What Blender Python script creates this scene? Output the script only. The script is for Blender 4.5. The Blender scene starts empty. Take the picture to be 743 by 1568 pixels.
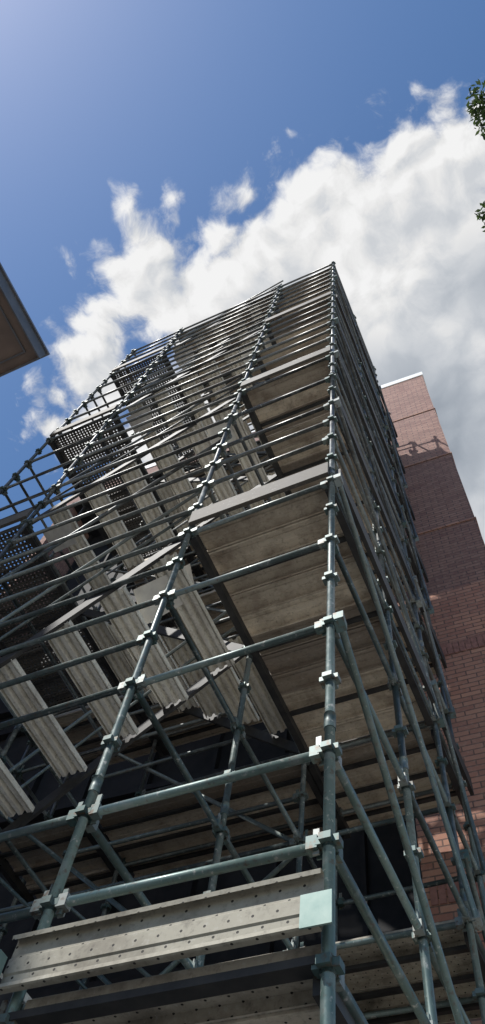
import bpy, math, random
from mathutils import Vector, Matrix
random.seed(7)
sc = bpy.context.scene
EYE = 1.6

# ---------------------------------------------------------------- helpers
class Batch:
    def __init__(s):
        s.v=[]; s.f=[]; s.uv=[]; s.sm=[]; s.var=[]
    def tube(s,a,b,r,n=10,var=None,caps=True,r2=None):
        a=Vector(a); b=Vector(b); d=b-a; L=d.length
        if L<1e-5: return
        d/=L
        t=Vector((0,0,1)) if abs(d.z)<.9 else Vector((1,0,0))
        u=d.cross(t).normalized(); w=d.cross(u)
        if r2 is None: r2=r
        var=random.random() if var is None else var
        o=len(s.v)
        for i in range(n):
            an=2*math.pi*i/n; c=math.cos(an)*u+math.sin(an)*w
            s.v.append(a+c*r); s.v.append(b+c*r2)
        for i in range(n):
            j=(i+1)%n
            s.f.append((o+2*i,o+2*i+1,o+2*j+1,o+2*j)); s.sm.append(True); s.var.append(var)
            s.uv.append([(0,i/n*.15),(L,i/n*.15),(L,(i+1)/n*.15),(0,(i+1)/n*.15)])
        if caps:
            s.f.append(tuple(o+2*i for i in reversed(range(n)))); s.sm.append(False); s.var.append(var); s.uv.append([(0,0)]*n)
            s.f.append(tuple(o+2*i+1 for i in range(n))); s.sm.append(False); s.var.append(var); s.uv.append([(0,0)]*n)
    def obox(s,c,ax,ay,az,sx,sy,sz,var=None):
        c=Vector(c); ax=Vector(ax)*sx/2; ay=Vector(ay)*sy/2; az=Vector(az)*sz/2
        var=random.random() if var is None else var
        o=len(s.v)
        for i in (-1,1):
            for j in (-1,1):
                for k in (-1,1):
                    s.v.append(c+ax*i+ay*j+az*k)
        def q(idx,a,b):
            s.f.append(tuple(o+i for i in idx)); s.sm.append(False); s.var.append(var)
            s.uv.append([(0,0),(a,0),(a,b),(0,b)])
        q((0,1,3,2),sz,sy); q((4,6,7,5),sy,sz)
        q((0,4,5,1),sx,sz); q((2,3,7,6),sz,sx)
        q((0,2,6,4),sy,sx); q((1,5,7,3),sx,sy)
    def box(s,x0,x1,y0,y1,z0,z1,var=None):
        s.obox(((x0+x1)/2,(y0+y1)/2,(z0+z1)/2),(1,0,0),(0,1,0),(0,0,1),x1-x0,y1-y0,z1-z0,var)
    def strip(s,prof,origin,ex,ez,ey,L,var=None):
        """open profile (list of (a,b)) in plane ex,ez extruded along ey by L; uv in metres"""
        origin=Vector(origin); ex=Vector(ex); ez=Vector(ez); ey=Vector(ey)
        var=random.random() if var is None else var
        o=len(s.v); acc=[0]
        for i,(a,b) in enumerate(prof):
            p=origin+ex*a+ez*b
            s.v.append(p); s.v.append(p+ey*L)
            if i: acc.append(acc[-1]+math.hypot(a-prof[i-1][0],b-prof[i-1][1]))
        for i in range(len(prof)-1):
            s.f.append((o+2*i,o+2*i+1,o+2*i+3,o+2*i+2)); s.sm.append(False); s.var.append(var)
            s.uv.append([(0,acc[i]),(L,acc[i]),(L,acc[i+1]),(0,acc[i+1])])
    def quad(s,ps,uvs,var=None):
        var=random.random() if var is None else var
        o=len(s.v); s.v+= [Vector(p) for p in ps]
        s.f.append(tuple(range(o,o+len(ps)))); s.sm.append(False); s.var.append(var); s.uv.append(uvs)
    def make(s,name,mat,parent=None):
        me=bpy.data.meshes.new(name); me.from_pydata([tuple(v) for v in s.v],[],s.f)
        uvl=me.uv_layers.new(name="UVMap"); k=0
        flat=[]
        for u in s.uv:
            for c in u: flat+= [c[0],c[1]]
        uvl.data.foreach_set("uv",flat)
        at=me.attributes.new("var",'FLOAT','FACE'); at.data.foreach_set("value",s.var)
        me.polygons.foreach_set("use_smooth",s.sm)
        me.materials.append(mat); me.update()
        ob=bpy.data.objects.new(name,me); sc.collection.objects.link(ob)
        if parent: ob.parent=parent
        return ob

def empty(name):
    e=bpy.data.objects.new(name,None); sc.collection.objects.link(e); return e

class NT:
    def __init__(s,nt): s.nt=nt
    def n(s,t,**kw):
        nd=s.nt.nodes.new(t)
        for k,v in kw.items(): setattr(nd,k,v)
        return nd
    def l(s,a,b): s.nt.links.new(a,b)
    def put(s,inp,val):
        if isinstance(val,bpy.types.NodeSocket): s.l(val,inp)
        else: inp.default_value=val
    def m(s,op,a,b=0,c=0,clamp=False):
        nd=s.n('ShaderNodeMath',operation=op); nd.use_clamp=clamp
        s.put(nd.inputs[0],a); s.put(nd.inputs[1],b); s.put(nd.inputs[2],c)
        return nd.outputs[0]
    def vm(s,op,a,b=(0,0,0),scale=None):
        nd=s.n('ShaderNodeVectorMath',operation=op)
        s.put(nd.inputs[0],a); s.put(nd.inputs[1],b)
        if scale is not None: s.put(nd.inputs['Scale'],scale)
        return nd.outputs['Value'] if op in('DISTANCE','LENGTH','DOT_PRODUCT') else nd.outputs[0]
    def noise(s,vec,scale,detail=4,rough=.5,dist=0,col=False):
        nd=s.n('ShaderNodeTexNoise'); s.put(nd.inputs['Vector'],vec)
        nd.inputs['Scale'].default_value=scale; nd.inputs['Detail'].default_value=detail
        nd.inputs['Roughness'].default_value=rough; nd.inputs['Distortion'].default_value=dist
        return nd.outputs[1 if col else 0]
    def noise2(s,vec,scale,detail=4,rough=.5):
        nd=s.n('ShaderNodeTexNoise',noise_dimensions='2D'); s.put(nd.inputs['Vector'],vec)
        nd.inputs['Scale'].default_value=scale; nd.inputs['Detail'].default_value=detail
        nd.inputs['Roughness'].default_value=rough
        return nd.outputs[0]
    def voro(s,vec,scale):
        nd=s.n('ShaderNodeTexVoronoi',feature='SMOOTH_F1',voronoi_dimensions='2D'); s.put(nd.inputs['Vector'],vec)
        nd.inputs['Scale'].default_value=scale; nd.inputs['Smoothness'].default_value=.5
        return nd.outputs['Distance']
    def mix(s,f,a,b,bt='MIX'):
        nd=s.n('ShaderNodeMix',data_type='RGBA',blend_type=bt)
        s.put(nd.inputs[0],f)
        for i,v in((6,a),(7,b)):
            if isinstance(v,tuple) and len(v)==3: v=(*v,1)
            s.put(nd.inputs[i],v)
        return nd.outputs[2]
    def mr(s,v,a,b,c=0.,d=1.,smooth=False):
        nd=s.n('ShaderNodeMapRange'); nd.interpolation_type='SMOOTHSTEP' if smooth else 'LINEAR'
        s.put(nd.inputs[0],v)
        for i,x in enumerate((a,b,c,d)): s.put(nd.inputs[i+1],x)
        return nd.outputs[0]

def newmat(name):
    m=bpy.data.materials.new(name); m.use_nodes=True
    T=NT(m.node_tree); b=m.node_tree.nodes['Principled BSDF']
    return m,T,b
def attr(T,name):
    a=T.n('ShaderNodeAttribute'); a.attribute_name=name; return a.outputs['Fac']
def bump(T,b,h,strength,dist=.01):
    bp=T.n('ShaderNodeBump'); bp.inputs['Strength'].default_value=strength; bp.inputs['Distance'].default_value=dist
    T.l(h,bp.inputs['Height']); T.l(bp.outputs[0],b.inputs['Normal'])

# ---------------------------------------------------------------- materials
def mat_tube():
    m,T,b=newmat('weathered_green_galvanised_steel')
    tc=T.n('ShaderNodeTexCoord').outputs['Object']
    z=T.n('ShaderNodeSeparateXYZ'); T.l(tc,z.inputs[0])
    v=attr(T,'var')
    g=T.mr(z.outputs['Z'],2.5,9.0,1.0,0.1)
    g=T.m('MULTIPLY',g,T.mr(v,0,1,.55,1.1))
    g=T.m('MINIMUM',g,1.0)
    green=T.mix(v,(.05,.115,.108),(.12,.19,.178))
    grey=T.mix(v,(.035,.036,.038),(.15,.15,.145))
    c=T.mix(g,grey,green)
    n1=T.noise(tc,9,4,.65); n2=T.noise(tc,32,4,.65)
    c=T.mix(T.mr(n1,.52,.72,0,.65),c,(.22,.24,.235))
    c=T.mix(T.mr(n2,.56,.72,0,.8),c,(.08,.045,.03))
    c=T.mix(T.mr(n2,.40,.28,0,.8),c,(.42,.42,.39))
    T.l(c,b.inputs['Base Color']); b.inputs['Metallic'].default_value=.3
    T.l(T.mr(n1,.3,.7,.30,.55),b.inputs['Roughness'])
    return m
def mat_clamp():
    m,T,b=newmat('galvanised_wedge_clamp')
    tc=T.n('ShaderNodeTexCoord').outputs['Object']
    v=attr(T,'var')
    c=T.mix(v,(.05,.095,.09),(.22,.24,.23))
    n2=T.noise(tc,30,2,.6)
    c=T.mix(T.mr(n2,.52,.68,0,.85),c,(.08,.05,.03))
    T.l(c,b.inputs['Base Color']); b.inputs['Metallic'].default_value=.3
    b.inputs['Roughness'].default_value=.5
    return m
def mat_plank(name,ca,cb,perf=0,stain=(.10,.085,.065),spot=.5):
    m,T,b=newmat(name)
    tc=T.n('ShaderNodeTexCoord')
    v=attr(T,'var')
    c=T.mix(v,ca,cb)
    ob=tc.outputs['Object']
    n1=T.noise(ob,4,5,.65); n2=T.noise(ob,30,4,.72)
    c=T.mix(T.mr(n1,.45,.7,0,.85),c,stain)
    c=T.mix(T.mr(n2,.53,.72,0,.5),c,(.07,.06,.05))
    c=T.mix(T.mr(n2,.42,.30,0,spot),c,(.48,.47,.43))
    T.l(c,b.inputs['Base Color']); b.inputs['Metallic'].default_value=.1; b.inputs['Roughness'].default_value=.7
    if perf:
        uv=T.n('ShaderNodeSeparateXYZ'); T.l(tc.outputs['UV'],uv.inputs[0])
        def cell(u,w,du,dv,ou,ov,r):
            a=T.m('SUBTRACT',T.m('WRAP',T.m('ADD',u,ou),du,0.0),du/2)
            bb=T.m('SUBTRACT',T.m('WRAP',T.m('ADD',w,ov),dv,0.0),dv/2)
            d=T.m('SQRT',T.m('ADD',T.m('MULTIPLY',a,a),T.m('MULTIPLY',bb,bb)))
            return T.m('LESS_THAN',d,r)
        if perf==1:
            h=cell(uv.outputs[0],uv.outputs[1],.055,.045,0.0,0.0,.0105)
            tr=T.n('ShaderNodeBsdfTransparent'); mx=T.n('ShaderNodeMixShader')
            T.l(h,mx.inputs[0]); T.l(b.outputs[0],mx.inputs[1]); T.l(tr.outputs[0],mx.inputs[2])
            T.l(mx.outputs[0],m.node_tree.nodes['Material Output'].inputs[0])
        else:
            h=T.m('MAXIMUM',cell(uv.outputs[0],uv.outputs[1],.095,.090,0.0,0.015,.0058),cell(uv.outputs[0],uv.outputs[1],.095,.090,.040,.055,.0058))
            T.l(T.mix(h,c,(.012,.010,.008)),b.inputs['Base Color'])  # holes are painted dots; shadow behind them is put into the colour
    return m
def mat_brick(name):
    m,T,b=newmat(name)
    tc=T.n('ShaderNodeTexCoord'); uv=tc.outputs['UV']
    br=T.n('ShaderNodeTexBrick'); T.l(uv,br.inputs['Vector'])
    br.inputs['Scale'].default_value=1; br.inputs['Mortar Size'].default_value=.008
    br.inputs['Brick Width'].default_value=.235; br.inputs['Row Height'].default_value=.077
    br.inputs['Color1'].default_value=(.42,.225,.16,1); br.inputs['Color2'].default_value=(.26,.12,.092,1)
    br.inputs['Mortar'].default_value=(.11,.072,.062,1); br.inputs['Bias'].default_value=-.1
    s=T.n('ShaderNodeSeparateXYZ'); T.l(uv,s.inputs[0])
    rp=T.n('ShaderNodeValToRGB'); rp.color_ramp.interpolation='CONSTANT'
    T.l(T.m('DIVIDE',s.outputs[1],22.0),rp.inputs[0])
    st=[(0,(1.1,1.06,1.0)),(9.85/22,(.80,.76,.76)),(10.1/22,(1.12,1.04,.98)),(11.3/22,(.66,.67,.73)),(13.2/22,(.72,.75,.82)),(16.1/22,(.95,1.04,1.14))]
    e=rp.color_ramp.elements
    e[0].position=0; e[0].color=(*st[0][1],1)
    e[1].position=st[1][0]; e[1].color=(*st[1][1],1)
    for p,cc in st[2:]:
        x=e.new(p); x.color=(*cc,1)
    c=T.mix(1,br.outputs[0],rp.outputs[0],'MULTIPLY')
    n=T.noise(tc.outputs['Object'],.9,5,.6)
    c=T.mix(T.mr(n,.35,.7,0,.5),c,(.19,.115,.10))
    nn=T.noise(tc.outputs['Object'],18,3,.7)
    c=T.mix(T.mr(nn,.5,.75,0,.5),c,(.40,.28,.22))
    T.l(c,b.inputs['Base Color']); b.inputs['Roughness'].default_value=.9
    bump(T,b,T.m('SUBTRACT',T.m('MULTIPLY',nn,.3),br.outputs['Fac']),.5,.008)
    return m
def simple(name,ca,cb,scale=4,rough=.8,metal=0,bs=0,spec=.5):
    m,T,b=newmat(name)
    tc=T.n('ShaderNodeTexCoord').outputs['Object']
    n=T.noise(tc,scale,4,.6)
    T.l(T.mix(T.mr(n,.3,.7),ca,cb),b.inputs['Base Color'])
    b.inputs['Roughness'].default_value=rough; b.inputs['Metallic'].default_value=metal
    b.inputs['Specular IOR Level'].default_value=spec
    if bs: bump(T,b,n,bs,.01)
    return m

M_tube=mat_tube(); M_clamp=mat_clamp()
M_toe=mat_plank('perforated_steel_plank',(.31,.292,.235),(.28,.265,.215),perf=2,stain=(.15,.132,.10),spot=.25)
M_deck=mat_plank('dirty_deck_soffit',(.66,.575,.45),(.24,.20,.16),stain=(.24,.185,.135),spot=.35)
M_deckp=mat_plank('perforated_deck_soffit',(.14,.13,.115),(.09,.085,.075),perf=1,spot=.15)
M_deckq=mat_plank('punched_steel_deck',(.50,.45,.36),(.36,.33,.27),perf=2)
M_tread=mat_plank('pale_ribbed_tread',(.84,.81,.72),(.68,.65,.57),stain=(.50,.46,.39),spot=.3)
M_dark=simple('dark_painted_steel',(.02,.02,.021),(.05,.048,.045),8,.6,.3)
M_sheet=simple('pale_plywood_sheet',(.66,.64,.58),(.46,.44,.40),6,.8)
M_plate=simple('green_bracket_plate',(.13,.22,.20),(.22,.30,.27),14,.5,.2)
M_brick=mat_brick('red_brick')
M_cap=simple('white_coping',(.78,.78,.77),(.68,.68,.67),3,.7)

# ---------------------------------------------------------------- scaffold stair tower
XA,XB,XC,XD=-0.897,-2.155,-4.600,-5.855
Y0,Y1,Y2,Y3=2.25,3.51,4.77,5.55
ZK=lambda k: EYE+2.14+.495*k
KTOP=31; KMIN=-7
tower=empty('scaffold_stair_tower')
P=Batch(); L=Batch(); C=Batch(); D=Batch(); DP=Batch(); DQ=Batch(); TOE=Batch(); TR=Batch(); ST=Batch(); SH=Batch(); PL=Batch()

def post(x,y,ztop=None):
    ztop=ztop or ZK(KTOP)+random.uniform(.12,.22)
    z=0.0; var=random.random()
    C.box(x-.075,x+.075,y-.075,y+.075,.004,.014)
    P.tube((x,y,.014),(x,y,.30),.017); 
    segs=[.25]; zz=ZK(-5)+.2+random.choice((0,.99))
    while zz<ztop-.5:
        segs.append(zz); zz+=2.97
    segs.append(ztop)
    for a,b in zip(segs[:-1],segs[1:]):
        P.tube((x,y,a),(x,y,b),.0242,12)
        P.tube((x,y,b-.06),(x,y,b+.04),.0285,12)
    for k in range(KMIN,KTOP+1):
        z=ZK(k)
        if z>ztop: break
        if z<.35: continue
        v=random.random()*.5
        for dx,dy in((1,0),(-1,0),(0,1),(0,-1)):
            cx,cy=x+dx*.036,y+dy*.036
            ax=Vector((dx,dy,0)); ay=Vector((-dy,dx,0))
            C.obox((cx,cy,z),ax,ay,(0,0,1),.026,.050,.032,v)
        P.tube((x,y,z-.028),(x,y,z+.028),.0275,12,var=v)

def ledger(a,b,r=.0212,clamps=True,var=None):
    a=Vector(a); b=Vector(b); d=(b-a).normalized()
    sag=random.uniform(-.008,.008)
    L.tube(a+d*.07+Vector((0,0,sag)),b-d*.07-Vector((0,0,sag)),r,10,var)
    if clamps:
        side=Vector((0,0,1)).cross(d)
        for p,s in((a,1),(b,-1)):
            c=p+d*s*.064
            v=random.random()
            C.obox(c+Vector((0,0,.004)),d,side,(0,0,1),.046,.048,.060,v)
            C.obox(c+side*.028-d*s*.02,d,side,(0,0,1),.032,.007,.080,v)
            t=random.uniform(-.02,.03)
            C.obox(c-d*s*.012+Vector((0,0,.03+t)),d,side,(0,0,1),.026,.009,.120,random.random())

xs=[XA,XB,XC,XD]; ys=[Y0,Y1,Y2,Y3]
for x in xs:
    for y in ys:
        if y==Y1 and x in(XB,XC):
            post(x,y,ZK(7)-.05); continue
        if y==Y3:
            post(x,y,ZK(29)); continue
        post(x,y)

def XL(xa,xb,y,k): ledger((xa,y,ZK(k)),(xb,y,ZK(k)))
def YL(x,ya,yb,k): ledger((x,ya,ZK(k)),(x,yb,ZK(k)))
for k in [-5,-3,0,1,3,5,7,9,10,11,13,15]+list(range(16,32)):
    XL(XB,XA,Y0,k)
for k in range(-5,32):
    if k in(-2,2): continue
    XL(XC,XB,Y0,k)
for k in [-3,-1,1,3,4,5,7,9,11,12,13,15,17,19,20,21,23,25,27,28,29,30,31]:
    XL(XD,XC,Y0,k)
for k in range(-5,32,2):
    XL(XB,XA,Y2,k); XL(XC,XB,Y2,k); XL(XD,XC,Y2,k)
    if k<30:
        XL(XB,XA,Y3,k); XL(XC,XB,Y3,k)
for k in range(-4,32,2):
    XL(XC,XB,Y2,k)
for k in range(-5,32):
    if k in(-2,2,4,6): continue
    YL(XA,Y0,Y1,k); 
    if k%2 or k>8: YL(XA,Y1,Y2,k)
for k in list(range(-5,30,4))+list(range(-3,30,4)): YL(XA,Y2,Y3,k); YL(XB,Y2,Y3,k); YL(XD,Y2,Y3,k)
for k in range(-5,32,2):
    YL(XD,Y0,Y1,k); YL(XD,Y1,Y2,k)
for k in (20,24,28,12,16): YL(XD,Y0,Y1,k); YL(XD,Y1,Y2,k)
for k in range(-5,32,2):
    if k>7:
        ledger((XB,Y0,ZK(k)),(XB,Y2,ZK(k))); ledger((XC,Y0,ZK(k)),(XC,Y2,ZK(k)))
    else:
        YL(XB,Y0,Y1,k); YL(XB,Y1,Y2,k); YL(XC,Y0,Y1,k); YL(XC,Y1,Y2,k)
def brace(a,b):
    a=Vector(a); b=Vector(b)
    L.tube(a,b,.0212,10)
    d=(b-a).normalized()
    for p in(a,b):
        C.obox(p,d,(0,0,1) if abs(d.z)<.9 else (1,0,0),d.cross(Vector((0,0,1))).normalized(),.08,.06,.06)
o=.055
for k in (3,7,11,15,19,27):
    brace((XA+o,Y0,ZK(k)),(XA+o,Y2,ZK(k-4)))
for i,k in enumerate(range(-3,26,4)):
    if i!=0: brace((XA+o,Y3,ZK(k)),(XA+o,Y2,ZK(k+3)))
    if i%2: brace((XC,Y2+o,ZK(k)),(XB,Y2+o,ZK(k+4)))
    else: brace((XB,Y2+o,ZK(k)),(XC,Y2+o,ZK(k+4)))
brace((XC,Y0+o,ZK(8)),(XB,Y0+o,ZK(12)))

def plank_x(B,x0,x1,y,z,var=None,w=.228):
    prof=[(0.012,-.058),(0,-.058),(0,0),(.068,0),(.073,-.007),(.085,-.007),(.09,0),(.138,0),(.143,-.007),(.155,-.007),(.16,0),(w,0),(w,-.058),(w-.012,-.058)]
    B.strip(prof,(x0,y,z),(0,1,0),(0,0,1),(1,0,0),x1-x0,var)
def landing(x0,x1,k,B,ya=Y0,yb=Y2,skip=()):
    z=ZK(k)+.10
    n=int(round((yb-ya-.04)/.2255)); w=(yb-ya-.04)/n
    for i in range(n):
        if i in skip: continue
        plank_x(B,x0+.03+random.uniform(-.012,.012),x1-.03+random.uniform(-.012,.012),ya+.02+i*w+random.uniform(-.003,.003),z+random.uniform(-.014,.014),w=min(.228,w-.009))
    for xx in(x0+.035,x1-.035):
        ST.box(xx-.03,xx+.03,ya+.03,yb-.03,z-.165,z-.074)
    for f in (.2,.5,.8):
        yy=ya+(yb-ya)*f
        ST.box(x0+.07,x1-.07,yy-.02,yy+.02,z-.105,z-.075)
def toe(x0,x1,y,z0,h=.23,B=None,th=.045,lean=0.):
    B=B or TOE
    prof=[(-.030,.022),(-.034,.004),(-.026,0),(.0,0),(.004,.012),(.004,h*.33),(-.002,h*.36),(-.002,h*.62),(.004,h*.65),(.004,h-.012),(0,h),(-.026,h),(-.034,h-.006),(-.030,h-.024)]
    ez=Vector((0,math.sin(lean),math.cos(lean)))
    B.strip(prof,(x0,y,z0),(0,1,0),ez,(1,0,0),x1-x0,.2)
landing(XB,XA,-1,DQ)
for k in (7,15,19,23,27,30): landing(XB,XA,k,D)
for k in (3,11,19,27): landing(XD,XC,k,DP)
landing(XC,XB,30,D)
for k in (-1,3,7,11,15,19,23,27):
    for a,b in((XB,XA),(XC,XB),(XD,XC)):
        landing(a,b,k,DQ if k<5 else D,Y2+.06,Y3+.30)
toe(XB-.055,XA+.004,Y0-.066,ZK(-1)+.080,.235,lean=.04)
TB=Batch()
def tbx(x0,x1,y,k): TB.box(x0+.01,x1-.01,y-.018,y+.018,ZK(k)+.085,ZK(k)+.30)
def tby(x,y0,y1,k): ST.box(x-.018,x+.018,y0+.03,y1-.03,ZK(k)+.085,ZK(k)+.30)
for k in (7,15,23): tbx(XB,XA,Y0-.045,k); tby(XA+.045,Y0,Y2,k); tbx(XB,XA,Y2+.045,k)
for k in (11,19,27): tby(XA+.045,Y0,Y2,k)
for k in (3,11,19,27): tbx(XD,XC,Y0-.045,k); tby(XD-.045,Y0,Y2,k)
for k in (7,11,15,19,23,27): tby(XA+.045,Y2+.08,Y3+.28,k)
PL.obox((XA-.0,Y0-.112,ZK(-1)+.130),(1,0,0),(0,1,0),(0,0,1),.115,.008,.125)
PL.obox((XB-.10,Y0-.12,ZK(-1)+.16),(1,0,0),(0,1,0),(0,0,1),.13,.05,.10)
ST.box(XB-.05,XA,Y0-.03,Y0+.04,ZK(-1)+.0,ZK(-1)+.03)

def tread(x,y0,y1,z):
    w=.245; prof=[(.01,-.05),(0,-.05),(0,0)]
    nr=3
    for i in range(nr):
        a=w*i/nr
        prof+=[(a+.014,0),(a+.024,-.040),(a+w/nr-.024,-.040),(a+w/nr-.014,0)]
    prof+=[(w,0),(w,-.05),(w-.01,-.05)]
    TR.strip(prof,(x-w/2,y0,z),(1,0,0),(0,0,1),(0,1,0),y1-y0)
def flight(kA,kB,ya,yb):
    zA=ZK(kA)+.10; zB=ZK(kB)+.10; n=6
    for i in range(1,n+1):
        t=(i-.5)/n
        dy=random.uniform(-.03,.03)
        tread(XB-.02+(XC-XB+.04)*t,ya+.05+dy,yb-.05+dy,zA+(zB-zA)*(i/(n+1)))
    a=Vector((XB,0,zA-.06)); b=Vector((XC,0,zB-.06)); d=(b-a).normalized(); up=Vector((-d.z,0,d.x)); 
    if up.z<0: up=-up
    for y in(ya+.03,yb-.03):
        c=(a+b)/2; c.y=y
        ST.obox(c,d,(0,1,0),up,(b-a).length,.03,.10)
        L.tube(Vector((XB,y,zA+.95)),Vector((XC,y,zB+.95)),.017,8)
        L.tube(Vector((XB,y,zA+.5)),Vector((XC,y,zB+.5)),.014,8)
for i,k in enumerate((-1,7,15,23)):
    flight(k,k+4,Y1,Y2)
    flight(k+8,k+4,Y0,Y1) if k+8<=31 else None
    z=ZK(k)+.12
    if k>0:
        SH.quad([(XB-.08,Y0+.22,z-.20),(XB-.50,Y0+.14,z-.50),(XB-.55,Y0+.45,z-.56),(XB-.14,Y0+.50,z-.26)],[(0,0),(1,0),(1,1),(0,1)])
    z=ZK(k+4)+.05
    SH.quad([(XC+.15,Y0+.12,z-.12),(XC+.70,Y0+.04,z-.45),(XC+.66,Y0+.28,z-.48),(XC+.2,Y0+.4,z-.2)],[(0,0),(1,0),(1,1),(0,1)])
    
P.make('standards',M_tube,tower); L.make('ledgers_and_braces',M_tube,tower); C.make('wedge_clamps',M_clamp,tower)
D.make('landing_planks',M_deck,tower); DP.make('perforated_landing_planks',M_deckp,tower); DQ.make('lower_deck_planks',M_deckq,tower)
TOE.make('perforated_toe_board',M_toe,tower); TR.make('stair_treads',M_tread,tower)
ST.make('stringers_and_bearers',M_dark,tower); SH.make('plywood_sheets',M_sheet,tower)
PL.make('bracket_plates',M_plate,tower)
M_tb=mat_plank('timber_toe_board',(.15,.14,.12),(.09,.08,.07),spot=.2)
TB.make('toe_boards',M_tb,tower)

# ---------------------------------------------------------------- brick building behind
bb=empty('brick_building')
W=Batch(); CAP=Batch(); GL=Batch(); FR=Batch(); RC=Batch()
H=EYE+20.1; bx0,bx1=-10.4,0.0; by0,by1=0.0,14.0
def wall(B,p,q,z0,z1):
    p=Vector((*p,0)); q=Vector((*q,0)); Lw=(q-p).length
    B.quad([(p.x,p.y,z0),(q.x,q.y,z0),(q.x,q.y,z1),(p.x,p.y,z1)],[(0,z0),(Lw,z0),(Lw,z1),(0,z1)])
rx0,rx1,rz=-10.2,-1.55,20.9  # recess opening added to darken the wall behind the tower
wall(W,(bx0,by0),(rx0,by0),0,rz); wall(W,(rx1,by0),(bx1,by0),0,rz); wall(W,(bx0,by0),(bx1,by0),rz,H)
wall(W,(rx1,by0),(rx1,by0+1.2),0,rz); wall(W,(rx0,by0+1.2),(rx0,by0),0,rz)
RC.quad([(rx0,by0,rz),(rx1,by0,rz),(rx1,by0+1.2,rz),(rx0,by0+1.2,rz)],[(0,0),(1,0),(1,1),(0,1)])
RC.quad([(rx0,by0+1.2,0),(rx1,by0+1.2,0),(rx1,by0+1.2,rz),(rx0,by0+1.2,rz)],[(0,0),(1,0),(1,1),(0,1)])
x=rx0+.05
while x<rx1: RC.box(x,x+.06,by0+1.08,by0+1.19,0,rz-.01); x+=1.1
for z in (1.2,3.2,3.9,6.2,6.9,9.2,9.9,12.2,12.9,15.2,15.9): RC.box(rx0+.01,rx1-.01,by0+1.06,by0+1.18,z,z+.10)
wall(W,(bx1,by0),(bx1,by1),0,H)
wall(W,(bx1,by1),(bx0,by1),0,H); wall(W,(bx0,by1),(bx0,by0),0,H)
CAP.box(bx0-.025,bx1+.025,by0-.025,by1+.025,H,H+.26)
for z in (18.9,16.1,13.2):
    W.box(rx1+.01,bx1+.018,by0-.018,by0-.002,z,z+.04); W.box(bx1+.002,bx1+.018,by0,by1,z,z+.04)
SO=Batch()
for zz in (9.86,6.4):
    x=rx1+.05
    while x<bx1-.07:
        SO.box(x+.006,x+.070,by0-.014,by0-.003,zz,zz+.22); x+=.077
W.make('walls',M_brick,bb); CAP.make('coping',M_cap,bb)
RC.make('shade_recess',simple('dark_recess_shade',(.012,.013,.015),(.03,.03,.032),3,.7,0,0,.2),bb)  # added near-black panels and bars; shade behind the tower is put into their colour
SO.make('soldier_course',simple('dark_brick',(.18,.085,.07),(.32,.16,.13),14,.9),bb)
for zz in(2.0,5.4,8.8,12.2,15.6):
    for yy in(3,6.5,10):
        FR.box(bx1-.02,bx1+.05,yy-.06,yy+1.46,zz-.06,zz+1.76); GL.box(bx1+.052,bx1+.058,yy,yy+1.4,zz,zz+1.7)
M_glass=simple('window_glass',(.02,.025,.03),(.03,.035,.04),1,.08)
FR.make('window_frames',M_cap,bb); GL.make('window_panes',M_glass,bb)
bb.location=(0.06,6.1,0); bb.rotation_euler=(0,0,math.radians(2.5))

# ---------------------------------------------------------------- neighbouring building (eave corner, left)
nb=empty('neighbouring_building')
ez=EYE+20.0; ex,ey=-9.12,1.74
W2=Batch(); S2=Batch(); F2=Batch(); G2=Batch(); R2=Batch()
wx,wy=ex-1.5,ey-1.5
wall(W2,(wx,wy),(wx-14,wy),0,ez); wall(W2,(wx,wy-18),(wx,wy),0,ez); wall(W2,(wx-14,wy),(wx-14,wy-18),0,ez); wall(W2,(wx-14,wy-18),(wx,wy-18),0,ez)
S2.box(wx-15,ex-.03,wy-19,ey-.03,ez-.02,ez+.02)
F2.box(ex-.04,ex+.0,wy-19,ey,ez-.10,ez+.42); F2.box(wx-15,ex-.042,ey-.04,ey,ez-.10,ez+.42)
R2.box(wx-15,ex+.06,wy-19,ey+.06,ez+.422,ez+.50)
F2.box(ex-.34,ex-.30,wy-19,ey-.30,ez-.06,ez-.021); F2.box(wx-15,ex-.345,ey-.34,ey-.30,ez-.06,ez-.021)
for fl in range(5):
    for i in range(5):
        G2.box(wx+.003,wx+.03,wy-2.6-i*3.3,wy-1.0-i*3.3,2+fl*3.8,4+fl*3.8)
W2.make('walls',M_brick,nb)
S2.make('eave_soffit',simple('brown_soffit',(.17,.125,.10),(.12,.09,.075),2,.8),nb)
F2.make('fascia',simple('grey_fascia',(.07,.075,.085),(.11,.115,.125),3,.5),nb)
R2.make('roof_edge',simple('roof_metal',(.15,.15,.16),(.2,.2,.21),3,.4,.4),nb)
G2.make('windows',M_glass,nb)

# ---------------------------------------------------------------- ground
G=Batch(); G.quad([(-1500,-1500,0),(1500,-1500,0),(1500,1500,0),(-1500,1500,0)],[(0,0),(1,0),(1,1),(0,1)])
mg,T,b=newmat('concrete_paving')
tc=T.n('ShaderNodeTexCoord').outputs['Object']
br=T.n('ShaderNodeTexBrick'); T.l(tc,br.inputs['Vector']); br.inputs['Scale'].default_value=1
br.inputs['Brick Width'].default_value=.6; br.inputs['Row Height'].default_value=.6; br.inputs['Mortar Size'].default_value=.006
br.inputs['Color1'].default_value=(.42,.40,.365,1); br.inputs['Color2'].default_value=(.37,.355,.325,1); br.inputs['Mortar'].default_value=(.15,.14,.13,1)
n=T.noise(tc,1.5,3,.6); T.l(T.mix(T.mr(n,.3,.7,0,.5),br.outputs[0],(.30,.285,.26)),b.inputs['Base Color']); b.inputs['Roughness'].default_value=.9
G.make('ground',mg)

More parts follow.
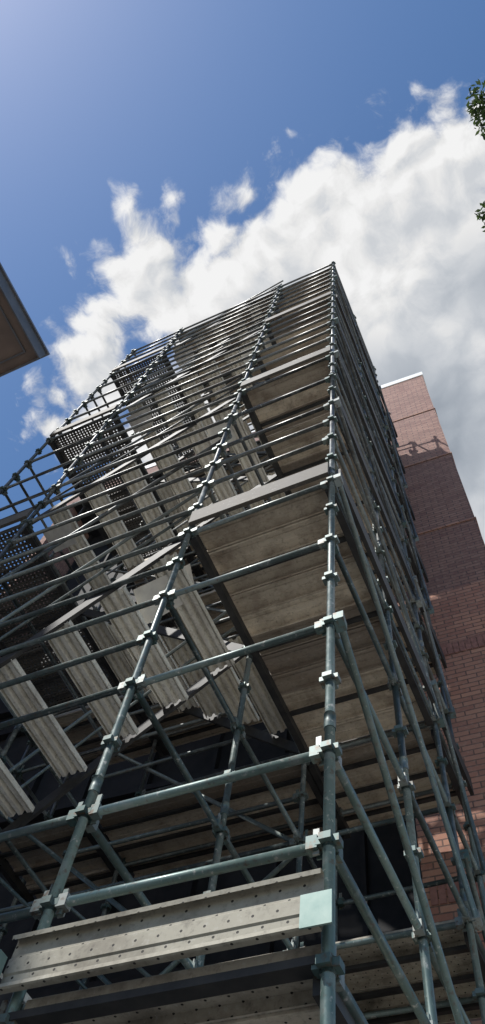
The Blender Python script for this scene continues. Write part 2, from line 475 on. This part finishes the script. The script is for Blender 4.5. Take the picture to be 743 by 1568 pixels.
# ---------------------------------------------------------------- tree (right, overhead)
tree=empty('broadleaf_tree')
TK=Batch(); LV=Batch()
def limb(pts,r0,r1):
    n=len(pts)-1
    for i in range(n):
        TK.tube(pts[i],pts[i+1],r0+(r1-r0)*i/n,9,r2=r0+(r1-r0)*(i+1)/n)
base=Vector((5.6,-.6,0))
limb([base,base+Vector((-.1,.05,2.5)),base+Vector((.05,.1,5)),base+Vector((-.1,.3,7.5)),base+Vector((0,.4,10))],.26,.10)
clumps=[]
for i in range(130):
    while True:
        p=Vector((random.uniform(-1,1),random.uniform(-1,1),random.uniform(-1,1)))
        if p.length<1 and p.length>.35: break
    c=Vector((5.0+p.x*3.0,.4+p.y*3.0,EYE+9.6+p.z*2.9))
    clumps.append((c,random.uniform(.35,.6)))
near=[(Vector((1.45,.35,EYE+9.0)),.14),(Vector((1.56,.46,EYE+9.0)),.26),(Vector((1.48,.24,EYE+9.1)),.15),(Vector((1.235,1.33,EYE+9.15)),.12),(Vector((1.25,1.47,EYE+9.15)),.11),(Vector((1.9,.4,EYE+9.0)),.4),(Vector((1.65,1.3,EYE+9.15)),.28)]
clumps=[(c,r) for c,r in clumps if .99*c.x+.296*c.y-.1744*(c.z-EYE)-r>.10]+near
for i in range(16):
    c=random.choice(clumps)[0]; s=base+Vector((0,.2,random.uniform(5,9)))
    mid=(s+c)/2+Vector((0,0,.4)); limb([s,mid,c],.07,.015)
for c,_ in near[3:]+near[:1]:
    s=Vector((4.2,.6,EYE+8.4)); limb([s,(s+c)/2+Vector((0,0,.15)),c],.035,.006)
limb([base+Vector((0,.2,7)),Vector((4.2,.6,EYE+8.4))],.08,.05)
for c,r in clumps:
    isnear=any(c is q for q,_ in near)
    n=int((1000 if isnear else 260)*(r/.45)**2)
    for i in range(n):
        d=Vector((random.gauss(0,1),random.gauss(0,1),random.gauss(0,.8)))
        d=d/d.length*r*random.random()**.45
        p=c+d; s=random.uniform(.025,.045)
        a=Vector((random.gauss(0,1),random.gauss(0,1),random.gauss(0,1))).normalized()
        b2=a.cross(Vector((random.gauss(0,1),random.gauss(0,1),random.gauss(0,1)))).normalized()
        LV.quad([p-a*s,p-b2*s*.45,p+a*s,p+b2*s*.45],[(0,0),(1,0),(1,1),(0,1)])
ml,T,b=newmat('leaves')
v=attr(T,'var'); T.l(T.mix(v,(.03,.06,.02),(.08,.12,.035)),b.inputs['Base Color']); b.inputs['Roughness'].default_value=.55
tl=T.n('ShaderNodeBsdfTranslucent'); tl.inputs[0].default_value=(.08,.13,.03,1); mx=T.n('ShaderNodeMixShader'); mx.inputs[0].default_value=.25
T.l(b.outputs[0],mx.inputs[1]); T.l(tl.outputs[0],mx.inputs[2]); T.l(mx.outputs[0],ml.node_tree.nodes['Material Output'].inputs[0])
TK.make('trunk_and_limbs',simple('bark',(.10,.07,.05),(.17,.13,.10),12,.9,0,.8),tree); LV.make('leaves',ml,tree)

# ---------------------------------------------------------------- sun and sky
sd=Vector((-430,-740,1150)).normalized()
elev=math.asin(sd.z); rot=math.atan2(sd.x,sd.y)
sl=bpy.data.lights.new('sun','SUN'); sl.energy=5.0; sl.angle=math.radians(.5); sl.color=(1,.97,.92)
so=bpy.data.objects.new('sun',sl); sc.collection.objects.link(so)
so.rotation_euler=sd.to_track_quat('Z','Y').to_euler(); so.location=(-8,-14,30)
w=bpy.data.worlds.new('World'); sc.world=w; w.use_nodes=True
w.cycles.sampling_method='MANUAL'; w.cycles.sample_map_resolution=256
T=NT(w.node_tree); w.node_tree.nodes.clear()
out=T.n('ShaderNodeOutputWorld')
sky=T.n('ShaderNodeTexSky',sky_type='NISHITA'); sky.sun_disc=False; sky.sun_elevation=elev; sky.sun_rotation=rot
sky.air_density=1.1; sky.dust_density=.6; sky.ozone_density=2.6
hs=T.n('ShaderNodeHueSaturation'); hs.inputs['Saturation'].default_value=1.18; T.l(sky.outputs[0],hs.inputs['Color'])
bg=T.n('ShaderNodeBackground'); T.l(hs.outputs[0],bg.inputs[0]); bg.inputs[1].default_value=.135
tc=T.n('ShaderNodeTexCoord').outputs['Generated']
s=T.n('ShaderNodeSeparateXYZ'); T.l(tc,s.inputs[0])
zz=T.m('MAXIMUM',s.outputs[2],.06)
cb=T.n('ShaderNodeCombineXYZ'); T.l(T.m('DIVIDE',s.outputs[0],zz),cb.inputs[0]); T.l(T.m('DIVIDE',s.outputs[1],zz),cb.inputs[1])
Pv=cb.outputs[0]
wv=T.vm('SCALE',T.vm('SUBTRACT',T.noise(Pv,7,3,.6,0,True),(.5,.5,.5)),scale=.08)
Pw=T.vm('ADD',Pv,wv)
discs=[(.074,.134,.126),(-.073,.116,.100),(.0,.125,.112),(-.280,.071,.088),(-.235,.085,.085),(-.402,.151,.082),(-.42,.17,.065),(-.071,.396,.29),(-.200,.165,.125),(-.475,.188,.045),(.115,.225,.18),(-.30,.25,.13),(.45,.55,.35),(1.5,1.0,.6)]
f=None
for x,y,r in discs:
    d=T.m('SUBTRACT',r,T.vm('DISTANCE',Pv,(x,y,0)))
    if f is None: f=d
    else:
        nd=T.n('ShaderNodeMath',operation='SMOOTH_MAX'); T.l(f,nd.inputs[0]); T.l(d,nd.inputs[1]); nd.inputs[2].default_value=.02; f=nd.outputs[0]
def relief(v):
    a=T.m('MULTIPLY',T.m('SUBTRACT',T.noise2(v,10,7,.64),.5),.15)
    b1=T.m('MULTIPLY',T.m('SUBTRACT',.42,T.voro(v,13)),.085)
    b2=T.m('MULTIPLY',T.m('SUBTRACT',.42,T.voro(v,31)),.045)
    return T.m('ADD',a,T.m('ADD',b1,b2))
r0=relief(Pw); r1=relief(T.vm('ADD',Pw,(-.010,-.018,0)))
dens=T.m('ADD',f,r0)
mask=T.mr(dens,-.010,.038,0,1,True)
wis=T.mr(T.m('ADD',f,T.m('MULTIPLY',T.m('SUBTRACT',T.noise2(Pw,20,6,.68),.5),.30)),.0,.09,0,.5,True)
mask=T.m('MAXIMUM',mask,wis)
edge=T.mr(f,.02,.20,1.0,.22,True)
lit=T.m('MULTIPLY',T.m('SUBTRACT',r0,r1),4.5)
nb_=T.noise2(Pv,4.5,3,.5)
B=T.m('ADD',.82,T.m('MULTIPLY',edge,T.m('MINIMUM',T.m('MAXIMUM',lit,-.18),.16)))
B=T.m('SUBTRACT',B,T.mr(f,.05,.24,0,.42,True))
B=T.m('ADD',B,T.m('MULTIPLY',T.m('SUBTRACT',nb_,.5),.25))
B=T.m('MINIMUM',T.m('MAXIMUM',B,.34),.90)
tint=T.mix(T.mr(B,.35,.8),(.84,.95,1.10),(1,1,1))
ccol=T.vm('SCALE',tint,scale=B)
bc=T.n('ShaderNodeBackground'); T.l(ccol,bc.inputs[0]); bc.inputs[1].default_value=1.0
mx=T.n('ShaderNodeMixShader'); T.l(mask,mx.inputs[0]); T.l(bg.outputs[0],mx.inputs[1]); T.l(bc.outputs[0],mx.inputs[2]); T.l(mx.outputs[0],out.inputs[0])

# ---------------------------------------------------------------- camera
cam=bpy.data.cameras.new('camera'); co=bpy.data.objects.new('camera',cam); sc.collection.objects.link(co); sc.camera=co
R=Vector((.9071,.4074,.1061)).normalized(); F=Vector((-.2648,.3563,.8961)).normalized()
U=R.cross(F).normalized(); R=F.cross(U).normalized()
M=Matrix((R,U,-F)).transposed().to_4x4(); M.translation=Vector((0,0,EYE)); co.matrix_world=M
cam.sensor_fit='VERTICAL'; cam.sensor_height=36; cam.lens=1187/1568*36; cam.clip_start=.05; cam.clip_end=5000
sc.view_settings.view_transform='Standard'; sc.view_settings.look='None'; sc.view_settings.exposure=0
